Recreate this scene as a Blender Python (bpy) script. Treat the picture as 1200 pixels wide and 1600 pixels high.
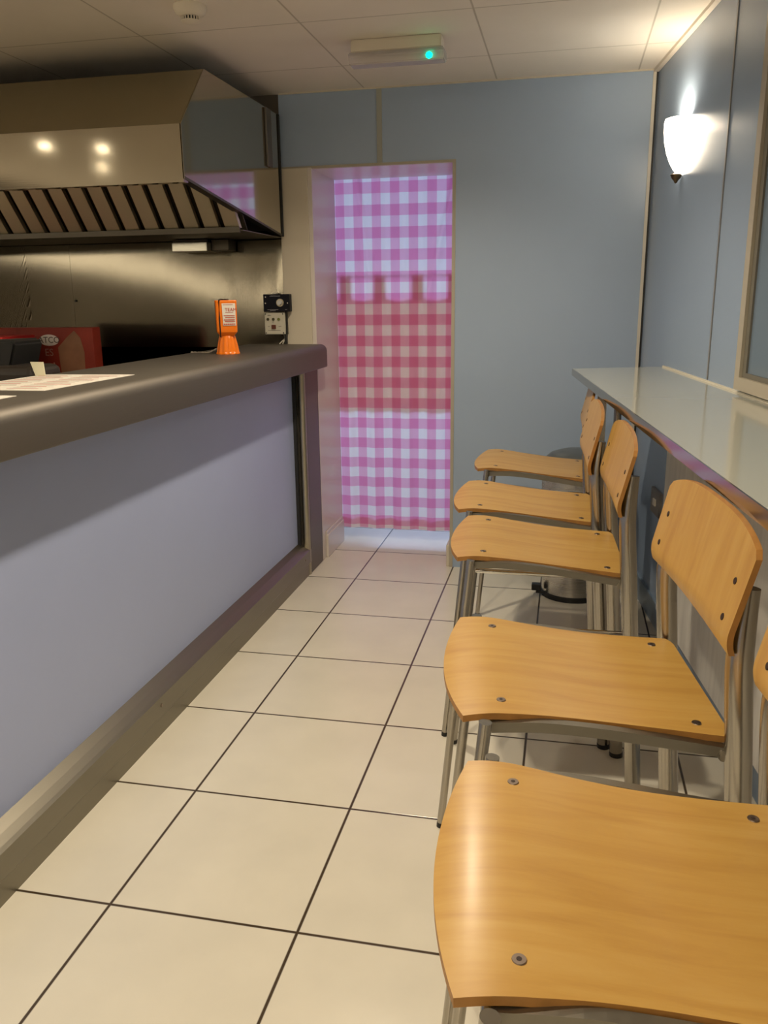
import bpy, bmesh, math, random
from mathutils import Vector, Matrix
random.seed(7)
S = bpy.context.scene
for o in list(bpy.data.objects): bpy.data.objects.remove(o)
COL = S.collection
PI = math.pi

# ------------------------------------------------------------------ camera
cd = bpy.data.cameras.new('camera'); cam = bpy.data.objects.new('camera', cd); COL.objects.link(cam)
yaw, pitch, roll = -0.21500, 0.25210, -0.0125
fwd = Vector((math.sin(yaw)*math.cos(pitch), math.cos(yaw)*math.cos(pitch), -math.sin(pitch)))
rt = Vector((math.cos(yaw), -math.sin(yaw), 0)); up = rt.cross(fwd)
r2 = rt*math.cos(roll) + up*math.sin(roll); u2 = -rt*math.sin(roll) + up*math.cos(roll)
M = Matrix((r2, u2, -fwd)).transposed().to_4x4(); M.translation = Vector((0, 0, 1.45))
cam.matrix_world = M
cd.sensor_fit = 'HORIZONTAL'; cd.sensor_width = 36; cd.lens = 1298.6/1200*36
cd.clip_start = 0.02
S.camera = cam

# ------------------------------------------------------------------ exposure, world
S.view_settings.view_transform = 'Standard'; S.view_settings.look = 'None'
S.view_settings.gamma = 1; S.view_settings.use_curve_mapping = False
S.view_settings.exposure = 0.0
W = bpy.data.worlds.new('world'); S.world = W; W.use_nodes = True
W.node_tree.nodes['Background'].inputs[0].default_value = (0.5, 0.47, 0.42, 1)
W.node_tree.nodes['Background'].inputs[1].default_value = 0.02

# ------------------------------------------------------------------ lights of the place
WARM = (1.0, 0.85, 0.64)
def spot(x, y, power, z=2.44, cone=150, blend=0.6, size=0.035, col=WARM):
    l = bpy.data.lights.new('downlight_lamp', 'SPOT'); l.energy = power; l.color = col
    l.spot_size = math.radians(cone); l.spot_blend = blend; l.shadow_soft_size = size
    o = bpy.data.objects.new('downlight_lamp', l); COL.objects.link(o); o.location = (x, y, z)
AISLE = [(-0.70, 2.98), (-0.70, 1.36), (-0.70, -0.25), (-0.70, -1.9)]
KITCH = [(-3.42, 1.07), (-3.12, 0.86), (-3.55, 0.13)]
for x, y in AISLE: spot(x, y, 84)
for x, y in KITCH: spot(x, y, 34)
def area(name, loc, rot, sx, sy, power, col):
    l = bpy.data.lights.new(name, 'AREA'); l.shape = 'RECTANGLE'; l.size = sx; l.size_y = sy
    l.energy = power; l.color = col
    o = bpy.data.objects.new(name, l); COL.objects.link(o); o.location = loc; o.rotation_euler = rot
    return o
# daylight coming into the back room through its window
area('back_room_daylight', (-0.95, 7.25, 1.65), (math.radians(-90), 0, 0), 1.6, 1.3, 31, (0.54, 0.69, 1.0))
# no shop-front lamp here; added glow strips in the room shell stand in

# ------------------------------------------------------------------ material helpers
def newmat(name):
    m = bpy.data.materials.new(name); m.use_nodes = True
    return m, m.node_tree, m.node_tree.nodes['Principled BSDF']
def mat(name, col, rough=0.5, metal=0.0, spec=0.5, coat=0.0, emit=None, es=0.0, noise=0.0, nscale=8, stretch=(1,1,1), bump=0.0, trans=0.0, ior=1.45):
    m, t, b = newmat(name)
    b.inputs['Base Color'].default_value = (*col, 1); b.inputs['Roughness'].default_value = rough
    b.inputs['Metallic'].default_value = metal; b.inputs['Specular IOR Level'].default_value = spec
    b.inputs['Coat Weight'].default_value = coat; b.inputs['Coat Roughness'].default_value = 0.08
    b.inputs['Transmission Weight'].default_value = trans; b.inputs['IOR'].default_value = ior
    if emit: b.inputs['Emission Color'].default_value = (*emit, 1); b.inputs['Emission Strength'].default_value = es
    tc = t.nodes.new('ShaderNodeTexCoord'); mp = t.nodes.new('ShaderNodeMapping'); mp.inputs['Scale'].default_value = stretch
    t.links.new(tc.outputs['Object'], mp.inputs[0])
    n = t.nodes.new('ShaderNodeTexNoise'); n.inputs['Scale'].default_value = nscale; n.inputs['Detail'].default_value = 4
    t.links.new(mp.outputs[0], n.inputs['Vector'])
    if noise > 0:
        r = t.nodes.new('ShaderNodeValToRGB')
        r.color_ramp.elements[0].position = 0.3; r.color_ramp.elements[1].position = 0.7
        r.color_ramp.elements[0].color = (*[c*(1-noise) for c in col], 1)
        r.color_ramp.elements[1].color = (*[min(1, c*(1+noise*0.6)) for c in col], 1)
        t.links.new(n.outputs[0], r.inputs[0]); t.links.new(r.outputs[0], b.inputs['Base Color'])
    if bump > 0:
        bp = t.nodes.new('ShaderNodeBump'); bp.inputs['Strength'].default_value = bump; bp.inputs['Distance'].default_value = 0.01
        t.links.new(n.outputs[0], bp.inputs['Height']); t.links.new(bp.outputs[0], b.inputs['Normal'])
    return m
def gridline(t, sock, x0, per, w, soft=0.15):
    """1 on a line repeated every `per` along one axis"""
    def mth(op, a, bval=None, cval=None):
        n = t.nodes.new('ShaderNodeMath'); n.operation = op
        if hasattr(a, 'default_value'): t.links.new(a, n.inputs[0])
        if bval is not None: n.inputs[1].default_value = bval
        return n.outputs[0]
    a = mth('SUBTRACT', sock, x0); a = mth('DIVIDE', a, per); a = mth('ADD', a, 0.5)
    f = t.nodes.new('ShaderNodeMath'); f.operation = 'FLOORED_MODULO'; t.links.new(a, f.inputs[0]); f.inputs[1].default_value = 1
    b = mth('SUBTRACT', f.outputs[0], 0.5); b = mth('ABSOLUTE', b); b = mth('MULTIPLY', b, per)
    mr = t.nodes.new('ShaderNodeMapRange'); t.links.new(b, mr.inputs[0])
    mr.inputs[1].default_value = w*(0.5-soft); mr.inputs[2].default_value = w*(0.5+soft); mr.inputs[3].default_value = 1; mr.inputs[4].default_value = 0
    return mr.outputs[0]
def gridmat(name, col, line, x0, px, y0, py, w, rough, noise=0.06, coat=0.0, bumpy=0.4, nscale=5):
    m, t, b = newmat(name)
    tc = t.nodes.new('ShaderNodeTexCoord'); sp = t.nodes.new('ShaderNodeSeparateXYZ'); t.links.new(tc.outputs['Object'], sp.inputs[0])
    gx = gridline(t, sp.outputs[0], x0, px, w); gy = gridline(t, sp.outputs[1], y0, py, w)
    mx = t.nodes.new('ShaderNodeMath'); mx.operation = 'MAXIMUM'; t.links.new(gx, mx.inputs[0]); t.links.new(gy, mx.inputs[1])
    n = t.nodes.new('ShaderNodeTexNoise'); n.inputs['Scale'].default_value = nscale; n.inputs['Detail'].default_value = 6
    t.links.new(tc.outputs['Object'], n.inputs['Vector'])
    r = t.nodes.new('ShaderNodeValToRGB'); r.color_ramp.elements[0].position = 0.3; r.color_ramp.elements[1].position = 0.7
    r.color_ramp.elements[0].color = (*[c*(1-noise) for c in col], 1); r.color_ramp.elements[1].color = (*col, 1)
    t.links.new(n.outputs[0], r.inputs[0])
    mi = t.nodes.new('ShaderNodeMix'); mi.data_type = 'RGBA'
    t.links.new(mx.outputs[0], mi.inputs[0]); t.links.new(r.outputs[0], mi.inputs[6]); mi.inputs[7].default_value = (*line, 1)
    t.links.new(mi.outputs[2], b.inputs['Base Color'])
    b.inputs['Roughness'].default_value = rough; b.inputs['Coat Weight'].default_value = coat
    bp = t.nodes.new('ShaderNodeBump'); bp.invert = True; bp.inputs['Strength'].default_value = bumpy; bp.inputs['Distance'].default_value = 0.002
    t.links.new(mx.outputs[0], bp.inputs['Height']); t.links.new(bp.outputs[0], b.inputs['Normal'])
    return m
def steel(name, col=(0.46, 0.43, 0.37), rough=0.28, wav=0.0, wavscale=(1.2, 1.2, 3.0), brush=(1, 1, 60), bstr=0.05, rvar=0.12):
    m, t, b = newmat(name)
    b.inputs['Base Color'].default_value = (*col, 1); b.inputs['Metallic'].default_value = 1
    tc = t.nodes.new('ShaderNodeTexCoord')
    mp = t.nodes.new('ShaderNodeMapping'); mp.inputs['Scale'].default_value = brush; t.links.new(tc.outputs['Object'], mp.inputs[0])
    n = t.nodes.new('ShaderNodeTexNoise'); n.inputs['Scale'].default_value = 6; n.inputs['Detail'].default_value = 3; t.links.new(mp.outputs[0], n.inputs['Vector'])
    mr = t.nodes.new('ShaderNodeMapRange'); t.links.new(n.outputs[0], mr.inputs[0])
    mr.inputs[3].default_value = max(0.02, rough-rvar/2); mr.inputs[4].default_value = rough+rvar/2
    t.links.new(mr.outputs[0], b.inputs['Roughness'])
    bp = t.nodes.new('ShaderNodeBump'); bp.inputs['Strength'].default_value = bstr; bp.inputs['Distance'].default_value = 0.002
    t.links.new(n.outputs[0], bp.inputs['Height'])
    last = bp
    if wav > 0:
        mp2 = t.nodes.new('ShaderNodeMapping'); mp2.inputs['Scale'].default_value = wavscale; t.links.new(tc.outputs['Object'], mp2.inputs[0])
        n2 = t.nodes.new('ShaderNodeTexNoise'); n2.inputs['Scale'].default_value = 1; n2.inputs['Detail'].default_value = 1; t.links.new(mp2.outputs[0], n2.inputs['Vector'])
        b2 = t.nodes.new('ShaderNodeBump'); b2.inputs['Strength'].default_value = wav; b2.inputs['Distance'].default_value = 0.1
        t.links.new(n2.outputs[0], b2.inputs['Height']); t.links.new(bp.outputs[0], b2.inputs['Normal']); last = b2
    t.links.new(last.outputs[0], b.inputs['Normal'])
    return m
def wood(name, stretch):
    m, t, b = newmat(name)
    tc = t.nodes.new('ShaderNodeTexCoord'); mp = t.nodes.new('ShaderNodeMapping'); mp.inputs['Scale'].default_value = stretch
    t.links.new(tc.outputs['Object'], mp.inputs[0])
    oi = t.nodes.new('ShaderNodeObjectInfo'); va = t.nodes.new('ShaderNodeVectorMath'); va.operation = 'ADD'
    mulv = t.nodes.new('ShaderNodeMath'); mulv.operation = 'MULTIPLY'; mulv.inputs[1].default_value = 37; t.links.new(oi.outputs['Random'], mulv.inputs[0])
    t.links.new(mp.outputs[0], va.inputs[0]); t.links.new(mulv.outputs[0], va.inputs[1])
    n = t.nodes.new('ShaderNodeTexNoise'); n.inputs['Scale'].default_value = 3; n.inputs['Detail'].default_value = 7; n.inputs['Roughness'].default_value = 0.6
    n.inputs['Distortion'].default_value = 0.6
    t.links.new(va.outputs[0], n.inputs['Vector'])
    r = t.nodes.new('ShaderNodeValToRGB'); e = r.color_ramp.elements
    e[0].position = 0.22; e[0].color = (0.38, 0.195, 0.040, 1); e[1].position = 0.80; e[1].color = (0.53, 0.335, 0.098, 1)
    k = e.new(0.5); k.color = (0.47, 0.272, 0.064, 1)
    t.links.new(n.outputs[0], r.inputs[0]); t.links.new(r.outputs[0], b.inputs['Base Color'])
    b.inputs['Roughness'].default_value = 0.38; b.inputs['Coat Weight'].default_value = 0.18; b.inputs['Coat Roughness'].default_value = 0.22
    return m
def cloth(name, col_white, stripe, per, trans=0.5, uoff=0.0, voff=0.0):
    m, t, b = newmat(name); t.nodes.remove(b)
    out = [n for n in t.nodes if n.type == 'OUTPUT_MATERIAL'][0]
    uv = t.nodes.new('ShaderNodeUVMap'); sp = t.nodes.new('ShaderNodeSeparateXYZ'); t.links.new(uv.outputs[0], sp.inputs[0])
    outs = []
    for i, off in ((0, uoff), (1, voff)):
        outs.append(gridline(t, sp.outputs[i], off, per, per*0.5, 0.02))
    cols = []
    for s in outs:
        mi = t.nodes.new('ShaderNodeMix'); mi.data_type = 'RGBA'; t.links.new(s, mi.inputs[0])
        mi.inputs[6].default_value = (1, 1, 1, 1); mi.inputs[7].default_value = (*stripe, 1); cols.append(mi.outputs[2])
    mu = t.nodes.new('ShaderNodeMix'); mu.data_type = 'RGBA'; mu.blend_type = 'MULTIPLY'; mu.inputs[0].default_value = 1
    t.links.new(cols[0], mu.inputs[6]); t.links.new(cols[1], mu.inputs[7])
    m2 = t.nodes.new('ShaderNodeMix'); m2.data_type = 'RGBA'; m2.blend_type = 'MULTIPLY'; m2.inputs[0].default_value = 1
    t.links.new(mu.outputs[2], m2.inputs[6]); m2.inputs[7].default_value = (*col_white, 1)
    d = t.nodes.new('ShaderNodeBsdfDiffuse'); tr = t.nodes.new('ShaderNodeBsdfTranslucent'); mx = t.nodes.new('ShaderNodeMixShader')
    mx.inputs[0].default_value = trans
    t.links.new(m2.outputs[2], d.inputs[0]); t.links.new(m2.outputs[2], tr.inputs[0])
    t.links.new(d.outputs[0], mx.inputs[1]); t.links.new(tr.outputs[0], mx.inputs[2]); t.links.new(mx.outputs[0], out.inputs[0])
    return m

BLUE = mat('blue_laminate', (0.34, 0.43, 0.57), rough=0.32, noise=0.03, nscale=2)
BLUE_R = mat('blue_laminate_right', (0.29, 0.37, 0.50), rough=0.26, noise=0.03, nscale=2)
LAV = mat('counter_laminate', (0.41, 0.48, 0.73), rough=0.42, noise=0.03, nscale=2)
CREAM = mat('cream_paint', (0.62, 0.56, 0.45), rough=0.45)
GLOSSW = mat('glossy_white_laminate', (0.68, 0.62, 0.57), rough=0.25)
WHITEW = mat('pale_board', (0.78, 0.76, 0.70), rough=0.4, noise=0.12, nscale=5, stretch=(5, 5, 0.4))
BEIGE = mat('beige_strip', (0.42, 0.38, 0.30), rough=0.4)
DARKSEAM = mat('dark_seam', (0.02, 0.02, 0.02), rough=0.6)
FLOOR = gridmat('floor_tile', (0.73, 0.69, 0.58), (0.055, 0.035, 0.018), -1.0513, 0.4857, 1.5700, 0.5008, 0.0075, 0.22, noise=0.07)
CEIL = gridmat('ceiling_tile', (0.76, 0.70, 0.62), (0.48, 0.43, 0.36), -0.377, 0.65, 3.33, 0.62, 0.007, 0.8, noise=0.04)
STEEL_HOOD = steel('hood_steel', (0.54, 0.50, 0.42), rough=0.085, rvar=0.03, wav=0.0, bstr=0.01)
STEEL_SPLASH = steel('splashback_steel', (0.46, 0.42, 0.33), rough=0.115, rvar=0.05, wav=0.0, wavscale=(0.9, 1, 1.6), brush=(60, 60, 1), bstr=0.03)
STEEL_CTR = steel('counter_steel', (0.225, 0.205, 0.178), rough=0.58, rvar=0.1, brush=(60, 2, 60), bstr=0.03)
STEEL_FILT = steel('filter_steel', (0.66, 0.60, 0.46), rough=0.5)
STEEL_DARK = steel('dark_steel', (0.15, 0.135, 0.11), rough=0.45)
STEEL_KICK = steel('kick_steel', (0.255, 0.235, 0.19), rough=0.42, brush=(60, 2, 60), bstr=0.03)
TUBE = steel('tube_steel', (0.42, 0.39, 0.34), rough=0.24, brush=(30, 30, 1))
RAIL = steel('rail_steel', (0.27, 0.25, 0.21), rough=0.4)
CHROME = mat('chrome', (0.72, 0.71, 0.68), rough=0.08, metal=1)
SHELFTOP = mat('shelf_top', (0.50, 0.51, 0.45), rough=0.10, coat=0.3)
SHELFEDGE = mat('shelf_edge', (0.42, 0.37, 0.29), rough=0.10, metal=1)
WOOD = wood('beech_seat', (0.9, 9, 4)); WOODB = wood('beech_back', (4, 9, 0.9))
PLYEDGE = mat('ply_edge', (0.36, 0.17, 0.04), rough=0.5, noise=0.2, nscale=30)
SCREW = mat('screw', (0.30, 0.24, 0.20), rough=0.35, metal=1)
SCREWD = mat('screw_recess', (0.03, 0.015, 0.01), rough=0.6)
BLACK = mat('black_plastic', (0.012, 0.012, 0.012), rough=0.4)
BLACKM = mat('rubber_and_gap_black', (0.02, 0.02, 0.02), rough=0.7)  # matte black for bench legs and for painted gap shade
ORANGE = mat('orange_plastic', (0.88, 0.20, 0.006), rough=0.35)
PAPER = mat('paper', (0.80, 0.76, 0.68), rough=0.7)
INKR = mat('red_ink', (0.50, 0.06, 0.03), rough=0.7)
INKD = mat('dark_ink', (0.10, 0.07, 0.06), rough=0.7)
INKW = mat('white_ink', (0.78, 0.74, 0.70), rough=0.7)
INKT = mat('faded_pink_ink', (0.40, 0.20, 0.16), rough=0.7)
REDBOX = mat('red_carton', (0.26, 0.026, 0.012), rough=0.5, noise=0.25, nscale=6)
REDB = mat('bright_red_carton', (0.60, 0.02, 0.02), rough=0.5)
TAN = mat('tan_ink', (0.26, 0.13, 0.07), rough=0.6, noise=0.2, nscale=10)
WHITEP = mat('white_plastic', (0.72, 0.66, 0.56), rough=0.4)
NAVY = mat('black_control_face', (0.004, 0.004, 0.010), rough=0.5, spec=0.25)
GREEN = mat('green_led', (0.0, 0.3, 0.15), emit=(0.0, 1.0, 0.45), es=3.5)
LAMPGLASS = mat('lamp_glass', (0.9, 0.85, 0.75), rough=0.3, emit=(1.0, 0.86, 0.66), es=14)
DISC = mat('downlight_disc', (1, 0.9, 0.7), emit=(1.0, 0.86, 0.62), es=60)
BRONZE = mat('bronze', (0.14, 0.10, 0.06), rough=0.35, metal=1)
CLEAR = mat('clear_plastic', (0.86, 0.80, 0.78), rough=0.25, trans=0.55)
GLASS = mat('window_glass', (0.14, 0.19, 0.25), rough=0.08, spec=0.5)
GASKET = mat('grey_gasket', (0.16, 0.15, 0.12), rough=0.5)
BACKWALL = mat('back_room_paint', (0.75, 0.75, 0.78), rough=0.6)
DAY = mat('daylight_pane', (0.6, 0.65, 1.0), emit=(0.54, 0.69, 1.0), es=2.0)
GING = cloth('gingham_pink', (0.86, 0.84, 0.88), (0.93, 0.56, 0.75), 0.120, trans=0.50, uoff=0.078, voff=0.007)
GING2 = cloth('gingham_red', (0.95, 0.66, 0.50), (0.92, 0.66, 0.62), 0.120, trans=0.62, uoff=0.067, voff=0.007)
HEM = cloth('hem_cloth', (0.95, 0.62, 0.50), (1, 1, 1), 0.120, trans=0.55)

# ------------------------------------------------------------------ mesh helpers
def BM(): return bmesh.new()
def box(bm, a, b, bev=0.0, seg=2):
    r = bmesh.ops.create_cube(bm, size=1)
    vs = r['verts']
    for v in vs: v.co = Vector(((a[i]+b[i])/2 + v.co[i]*(b[i]-a[i]) for i in range(3)))
    if bev > 0:
        es = list({e for v in vs for e in v.link_edges})
        bmesh.ops.bevel(bm, geom=es, offset=bev, segments=seg, affect='EDGES', profile=0.5)
    return bm
def tube(bm, pts, r, n=16, caps=True, radii=None):
    pts = [Vector(p) for p in pts]; rings = []
    for i, p in enumerate(pts):
        if i == 0: d = pts[1]-p
        elif i == len(pts)-1: d = p-pts[i-1]
        else: d = (pts[i+1]-p).normalized() + (p-pts[i-1]).normalized()
        d.normalize()
        ref = Vector((0, 0, 1)) if abs(d.z) < 0.9 else Vector((0, 1, 0))
        a = d.cross(ref).normalized(); b = d.cross(a)
        rr = radii[i] if radii else r
        rings.append([bm.verts.new(p + a*math.cos(2*PI*k/n)*rr + b*math.sin(2*PI*k/n)*rr) for k in range(n)])
    for i in range(len(rings)-1):
        for k in range(n):
            f = bm.faces.new((rings[i][k], rings[i][(k+1) % n], rings[i+1][(k+1) % n], rings[i+1][k])); f.smooth = True
    if caps:
        bm.faces.new(rings[0][::-1]); bm.faces.new(rings[-1])
    return bm
def smooth_path(pts, n=6):
    P = [Vector(p) for p in pts]; out = []
    for i in range(len(P)-1):
        p0 = P[max(i-1, 0)]; p1 = P[i]; p2 = P[i+1]; p3 = P[min(i+2, len(P)-1)]
        for k in range(n):
            t = k/n
            out.append(0.5*((2*p1)+(p2-p0)*t+(2*p0-5*p1+4*p2-p3)*t*t+(3*p1-p0-3*p2+p3)*t**3))
    out.append(P[-1]); return out
def lathe(bm, prof, c=(0, 0, 0), n=32, a0=0, a1=2*PI, smooth=True):
    full = abs(a1-a0-2*PI) < 1e-6; m = n if full else n+1
    rings = []
    for r, z in prof:
        rings.append([bm.verts.new((c[0]+r*math.cos(a0+(a1-a0)*k/n), c[1]+r*math.sin(a0+(a1-a0)*k/n), c[2]+z)) for k in range(m)])
    for i in range(len(rings)-1):
        for k in range(n):
            k2 = (k+1) % m
            try:
                f = bm.faces.new((rings[i][k], rings[i][k2], rings[i+1][k2], rings[i+1][k])); f.smooth = smooth
            except ValueError: pass
    bmesh.ops.remove_doubles(bm, verts=bm.verts, dist=1e-6)
    return bm
def prism(bm, poly, axis, lo, hi, bev=0.0):
    """extrude a 2D polygon along an axis (0,1,2)"""
    def co(p, t):
        c = [0, 0, 0]; o = [i for i in range(3) if i != axis]; c[o[0]] = p[0]; c[o[1]] = p[1]; c[axis] = t; return c
    A = [bm.verts.new(co(p, lo)) for p in poly]; B = [bm.verts.new(co(p, hi)) for p in poly]; n = len(poly)
    fs = [bm.faces.new(A[::-1]), bm.faces.new(B)]
    for k in range(n): fs.append(bm.faces.new((A[k], A[(k+1) % n], B[(k+1) % n], B[k])))
    bmesh.ops.recalc_face_normals(bm, faces=bm.faces)
    if bev > 0: bmesh.ops.bevel(bm, geom=list({e for f in fs for e in f.edges}), offset=bev, segments=2, affect='EDGES')
    return bm
def obj(name, bm, m, parent=None, rel=True, recalc=True):
    if recalc: bmesh.ops.recalc_face_normals(bm, faces=bm.faces)
    for e in bm.edges:
        if len(e.link_faces) == 2 and e.calc_face_angle(0) > 0.8: e.smooth = False
    if parent is not None and rel:
        off = Vector(parent.location); pp = parent
        if pp.parent is not None: off = Vector(pp.parent.location) + off
        for v in bm.verts: v.co -= off
    me = bpy.data.meshes.new(name); bm.to_mesh(me); bm.free()
    o = bpy.data.objects.new(name, me); COL.objects.link(o)
    for x in (m if isinstance(m, (list, tuple)) else [m]): me.materials.append(x)
    if parent is not None: o.parent = parent
    return o
def thing(name, label, cat, loc=(0, 0, 0), group=None, rotz=0.0):
    o = bpy.data.objects.new(name, None); COL.objects.link(o); o.empty_display_size = 0.1
    o.location = loc; o.rotation_euler = (0, 0, rotz); o['label'] = label; o['category'] = cat
    if group: o['group'] = group
    return o
def tag(o, label, cat, group=None):
    o['label'] = label; o['category'] = cat
    if group: o['group'] = group
    return o
def struct(name, bm, m):
    o = obj(name, bm, m); o['kind'] = 'structure'; return o
def text_bm(s, size, origin, xdir, ydir, ext=0.0004, align='LEFT'):
    c = bpy.data.curves.new('lettering', 'FONT'); c.body = s; c.size = size; c.extrude = ext; c.align_x = align; c.resolution_u = 3
    o = bpy.data.objects.new('lettering', c); COL.objects.link(o)
    dg = bpy.context.evaluated_depsgraph_get(); me = bpy.data.meshes.new_from_object(o.evaluated_get(dg))
    bm = bmesh.new(); bm.from_mesh(me); bpy.data.objects.remove(o); bpy.data.curves.remove(c); bpy.data.meshes.remove(me)
    X = Vector(xdir).normalized(); Y = Vector(ydir).normalized(); Z = X.cross(Y); O = Vector(origin)
    for v in bm.verts: v.co = O + X*v.co.x + Y*v.co.y + Z*v.co.z
    return bm
def join(bm, other):
    me = bpy.data.meshes.new('tmp'); other.to_mesh(me); other.free(); bm.from_mesh(me); bpy.data.meshes.remove(me); return bm

# ------------------------------------------------------------------ room shell
CZ = 2.452; YB = 4.37
def wx(y): return 0.3625 + 0.122*(YB - y)          # right wall plane x at depth y
YF = -3.9; XL = -4.8
struct('floor', box(BM(), (XL-0.1, YF-0.1, -0.08), (1.7, 7.4, 0)), FLOOR)
struct('ceiling', box(BM(), (XL-0.1, YF-0.1, CZ), (1.7, 7.4, CZ+0.08)), CEIL)
# right wall (splayed)
bm = BM(); prism(bm, [(wx(YB+0.4), YB+0.4), (wx(YB+0.4)+0.12, YB+0.4), (wx(YF)+0.12, YF), (wx(YF), YF)], 2, 0, CZ)
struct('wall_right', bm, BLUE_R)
XO0, XO1, ZO = -1.31, -0.572, 2.098                # doorway
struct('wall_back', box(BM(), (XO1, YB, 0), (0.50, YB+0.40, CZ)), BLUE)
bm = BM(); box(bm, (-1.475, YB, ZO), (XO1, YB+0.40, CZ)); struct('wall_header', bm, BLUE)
bm = BM(); box(bm, (XL, YB+0.012, 0), (-1.475, YB+0.40, CZ)); struct('wall_kitchen', bm, mat('kitchen_wall_paint', (0.12, 0.10, 0.08), rough=0.7))
struct('wall_left', box(BM(), (XL-0.1, YF, 0), (XL, 7.3, CZ)), mat('left_wall_paint', (0.34, 0.31, 0.27), rough=0.6))
struct('wall_front', box(BM(), (XL, YF-0.1, 0), (1.7, YF, CZ)), mat('front_wall_paint', (0.40, 0.38, 0.34), rough=0.6))
w3 = obj('added_glow_strip_front', box(BM(), (-4.6, YF, 1.95), (-0.2, YF+0.01, 2.25)), mat('added_glow_front', (0.8, 0.75, 0.65), emit=(1.0, 0.86, 0.66), es=4.0)); w3['kind'] = 'structure'  # added glowing strip behind the camera, feeds the steel reflection and room brightness
bm = BM(); box(bm, (-4.65, YF, 1.88), (-0.15, YF+0.02, 1.93)); box(bm, (-4.65, YF, 2.26), (-0.15, YF+0.02, 2.31)); obj('window_frame', bm, CREAM, w3)  # bars around the added front strip
w4 = obj('added_glow_strip_left', box(BM(), (XL, -3.7, 1.86), (XL+0.01, 2.4, 2.12)), mat('added_glow_left', (0.8, 0.75, 0.65), emit=(1.0, 0.86, 0.64), es=3.2)); w4['kind'] = 'structure'  # added glowing strip out of view on the left, for reflections and brightness
bm = BM(); box(bm, (XL, -3.75, 1.81), (XL+0.02, 2.45, 1.86)); box(bm, (XL, -3.75, 2.12), (XL+0.02, 2.45, 2.17)); obj('window_frame', bm, CREAM, w4)  # bars around the added left strip
# pillar between kitchen and doorway
bm = BM(); box(bm, (-1.485, YB-0.012, 0), (XO0-0.022, YB+0.40, ZO), 0.003); struct('trim_1', bm, CREAM)
bm = BM(); box(bm, (XO0-0.022, YB-0.006, 0), (XO0, YB+0.43, ZO+0.001), 0.002); struct('trim_2', bm, GLOSSW)
# soffit and right jamb linings
bm = BM(); box(bm, (XO0, YB+0.001, ZO-0.006), (XO1, YB+0.43, ZO)); struct('trim_3', bm, GLOSSW)
bm = BM(); box(bm, (XO1-0.014, YB-0.004, 0), (XO1+0.003, YB+0.40, ZO)); struct('trim_4', bm, BEIGE)
# thin line above header, panel seam strip above doorway
struct('trim_5', box(BM(), (-1.475, YB-0.005, ZO-0.004), (XO1+0.003, YB, ZO+0.008)), BEIGE)
struct('trim_6', box(BM(), (-0.966, YB-0.004, ZO+0.008), (-0.940, YB, CZ)), mat('joint_strip', (0.36, 0.37, 0.33), rough=0.4))
# back right corner strip + dark gap, ceiling edge strips
xb = wx(YB)
struct('trim_7', box(BM(), (xb-0.024, YB-0.010, 0), (xb-0.010, YB, CZ)), mat('corner_strip', (0.62, 0.58, 0.50), rough=0.4))
struct('trim_8', box(BM(), (xb-0.010, YB-0.006, 0), (xb-0.001, YB, CZ)), DARKSEAM)
struct('trim_9', box(BM(), (-1.47, YB-0.010, CZ-0.006), (xb-0.01, YB, CZ)), CREAM)
bm = BM(); prism(bm, [(wx(YB)-0.022, YB-0.01), (wx(YB), YB-0.01), (wx(YF), YF), (wx(YF)-0.022, YF)], 2, CZ-0.014, CZ); struct('trim_10', bm, mat('edge_strip', (0.66, 0.60, 0.52), rough=0.5))
def wallbox(y0, y1, z0, z1, d, dn=0.0):
    """box standing proud of the right wall by d between depths y0<y1"""
    nx, ny = -0.9926, -0.1211
    bm = BM(); q = []
    for y, k in ((y0, dn), (y1, dn), (y1, d), (y0, d)): q.append((wx(y)+nx*k, y+ny*k))
    prism(bm, q, 2, z0, z1); return bm
struct('trim_11', wallbox(3.206, 3.219, 1.15, CZ-0.015, 0.003), mat('seam_line', (0.20, 0.20, 0.20), rough=0.4))
# window on right wall
wf = wallbox(2.812, 2.856, 1.155, 2.30, 0.020)
join(wf, wallbox(-0.5, 2.812, 1.155, 1.195, 0.020)); join(wf, wallbox(-0.5, 2.812, 2.25, 2.30, 0.020))
join(wf, wallbox(-0.56, -0.5, 1.155, 2.30, 0.020))
w = obj('window_1', wallbox(-0.49, 2.79, 1.20, 2.255, 0.004), GLASS); w['kind'] = 'structure'
f = obj('window_frame', wf, BEIGE, w)
gk = wallbox(2.782, 2.812, 1.195, 2.25, 0.010); join(gk, wallbox(-0.5, 2.782, 1.195, 1.210, 0.010))
obj('gasket', gk, GASKET, w)
# baseboards
struct('baseboard_right', wallbox(YF, YB-0.01, 0, 0.11, 0.012), mat('blue_grey_skirting', (0.20, 0.27, 0.36), rough=0.4))
bm = BM(); box(bm, (XO0, YB+0.05, 0), (XO0+0.016, YB+0.405, 0.135), 0.004); box(bm, (XO0, YB+0.05, 0.135), (XO0+0.008, YB+0.405, 0.155), 0.003)
struct('baseboard_jamb', bm, GLOSSW)
bm = BM(); box(bm, (XO1-0.034, YB+0.002, 0), (XO1-0.014, YB+0.39, 0.125), 0.005); struct('baseboard_doorway', bm, CREAM)
# back room beyond the curtain
struct('wall_back_room', box(BM(), (-2.6, 7.3, 0), (1.0, 7.4, CZ)), BACKWALL)
bm = BM(); box(bm, (-2.7, YB+0.40, 0), (-2.6, 7.3, CZ)); struct('wall_back_room_left', bm, BACKWALL)
bm = BM(); box(bm, (0.50, YB+0.40, 0), (0.6, 7.3, CZ)); struct('wall_back_room_right', bm, BACKWALL)

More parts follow.
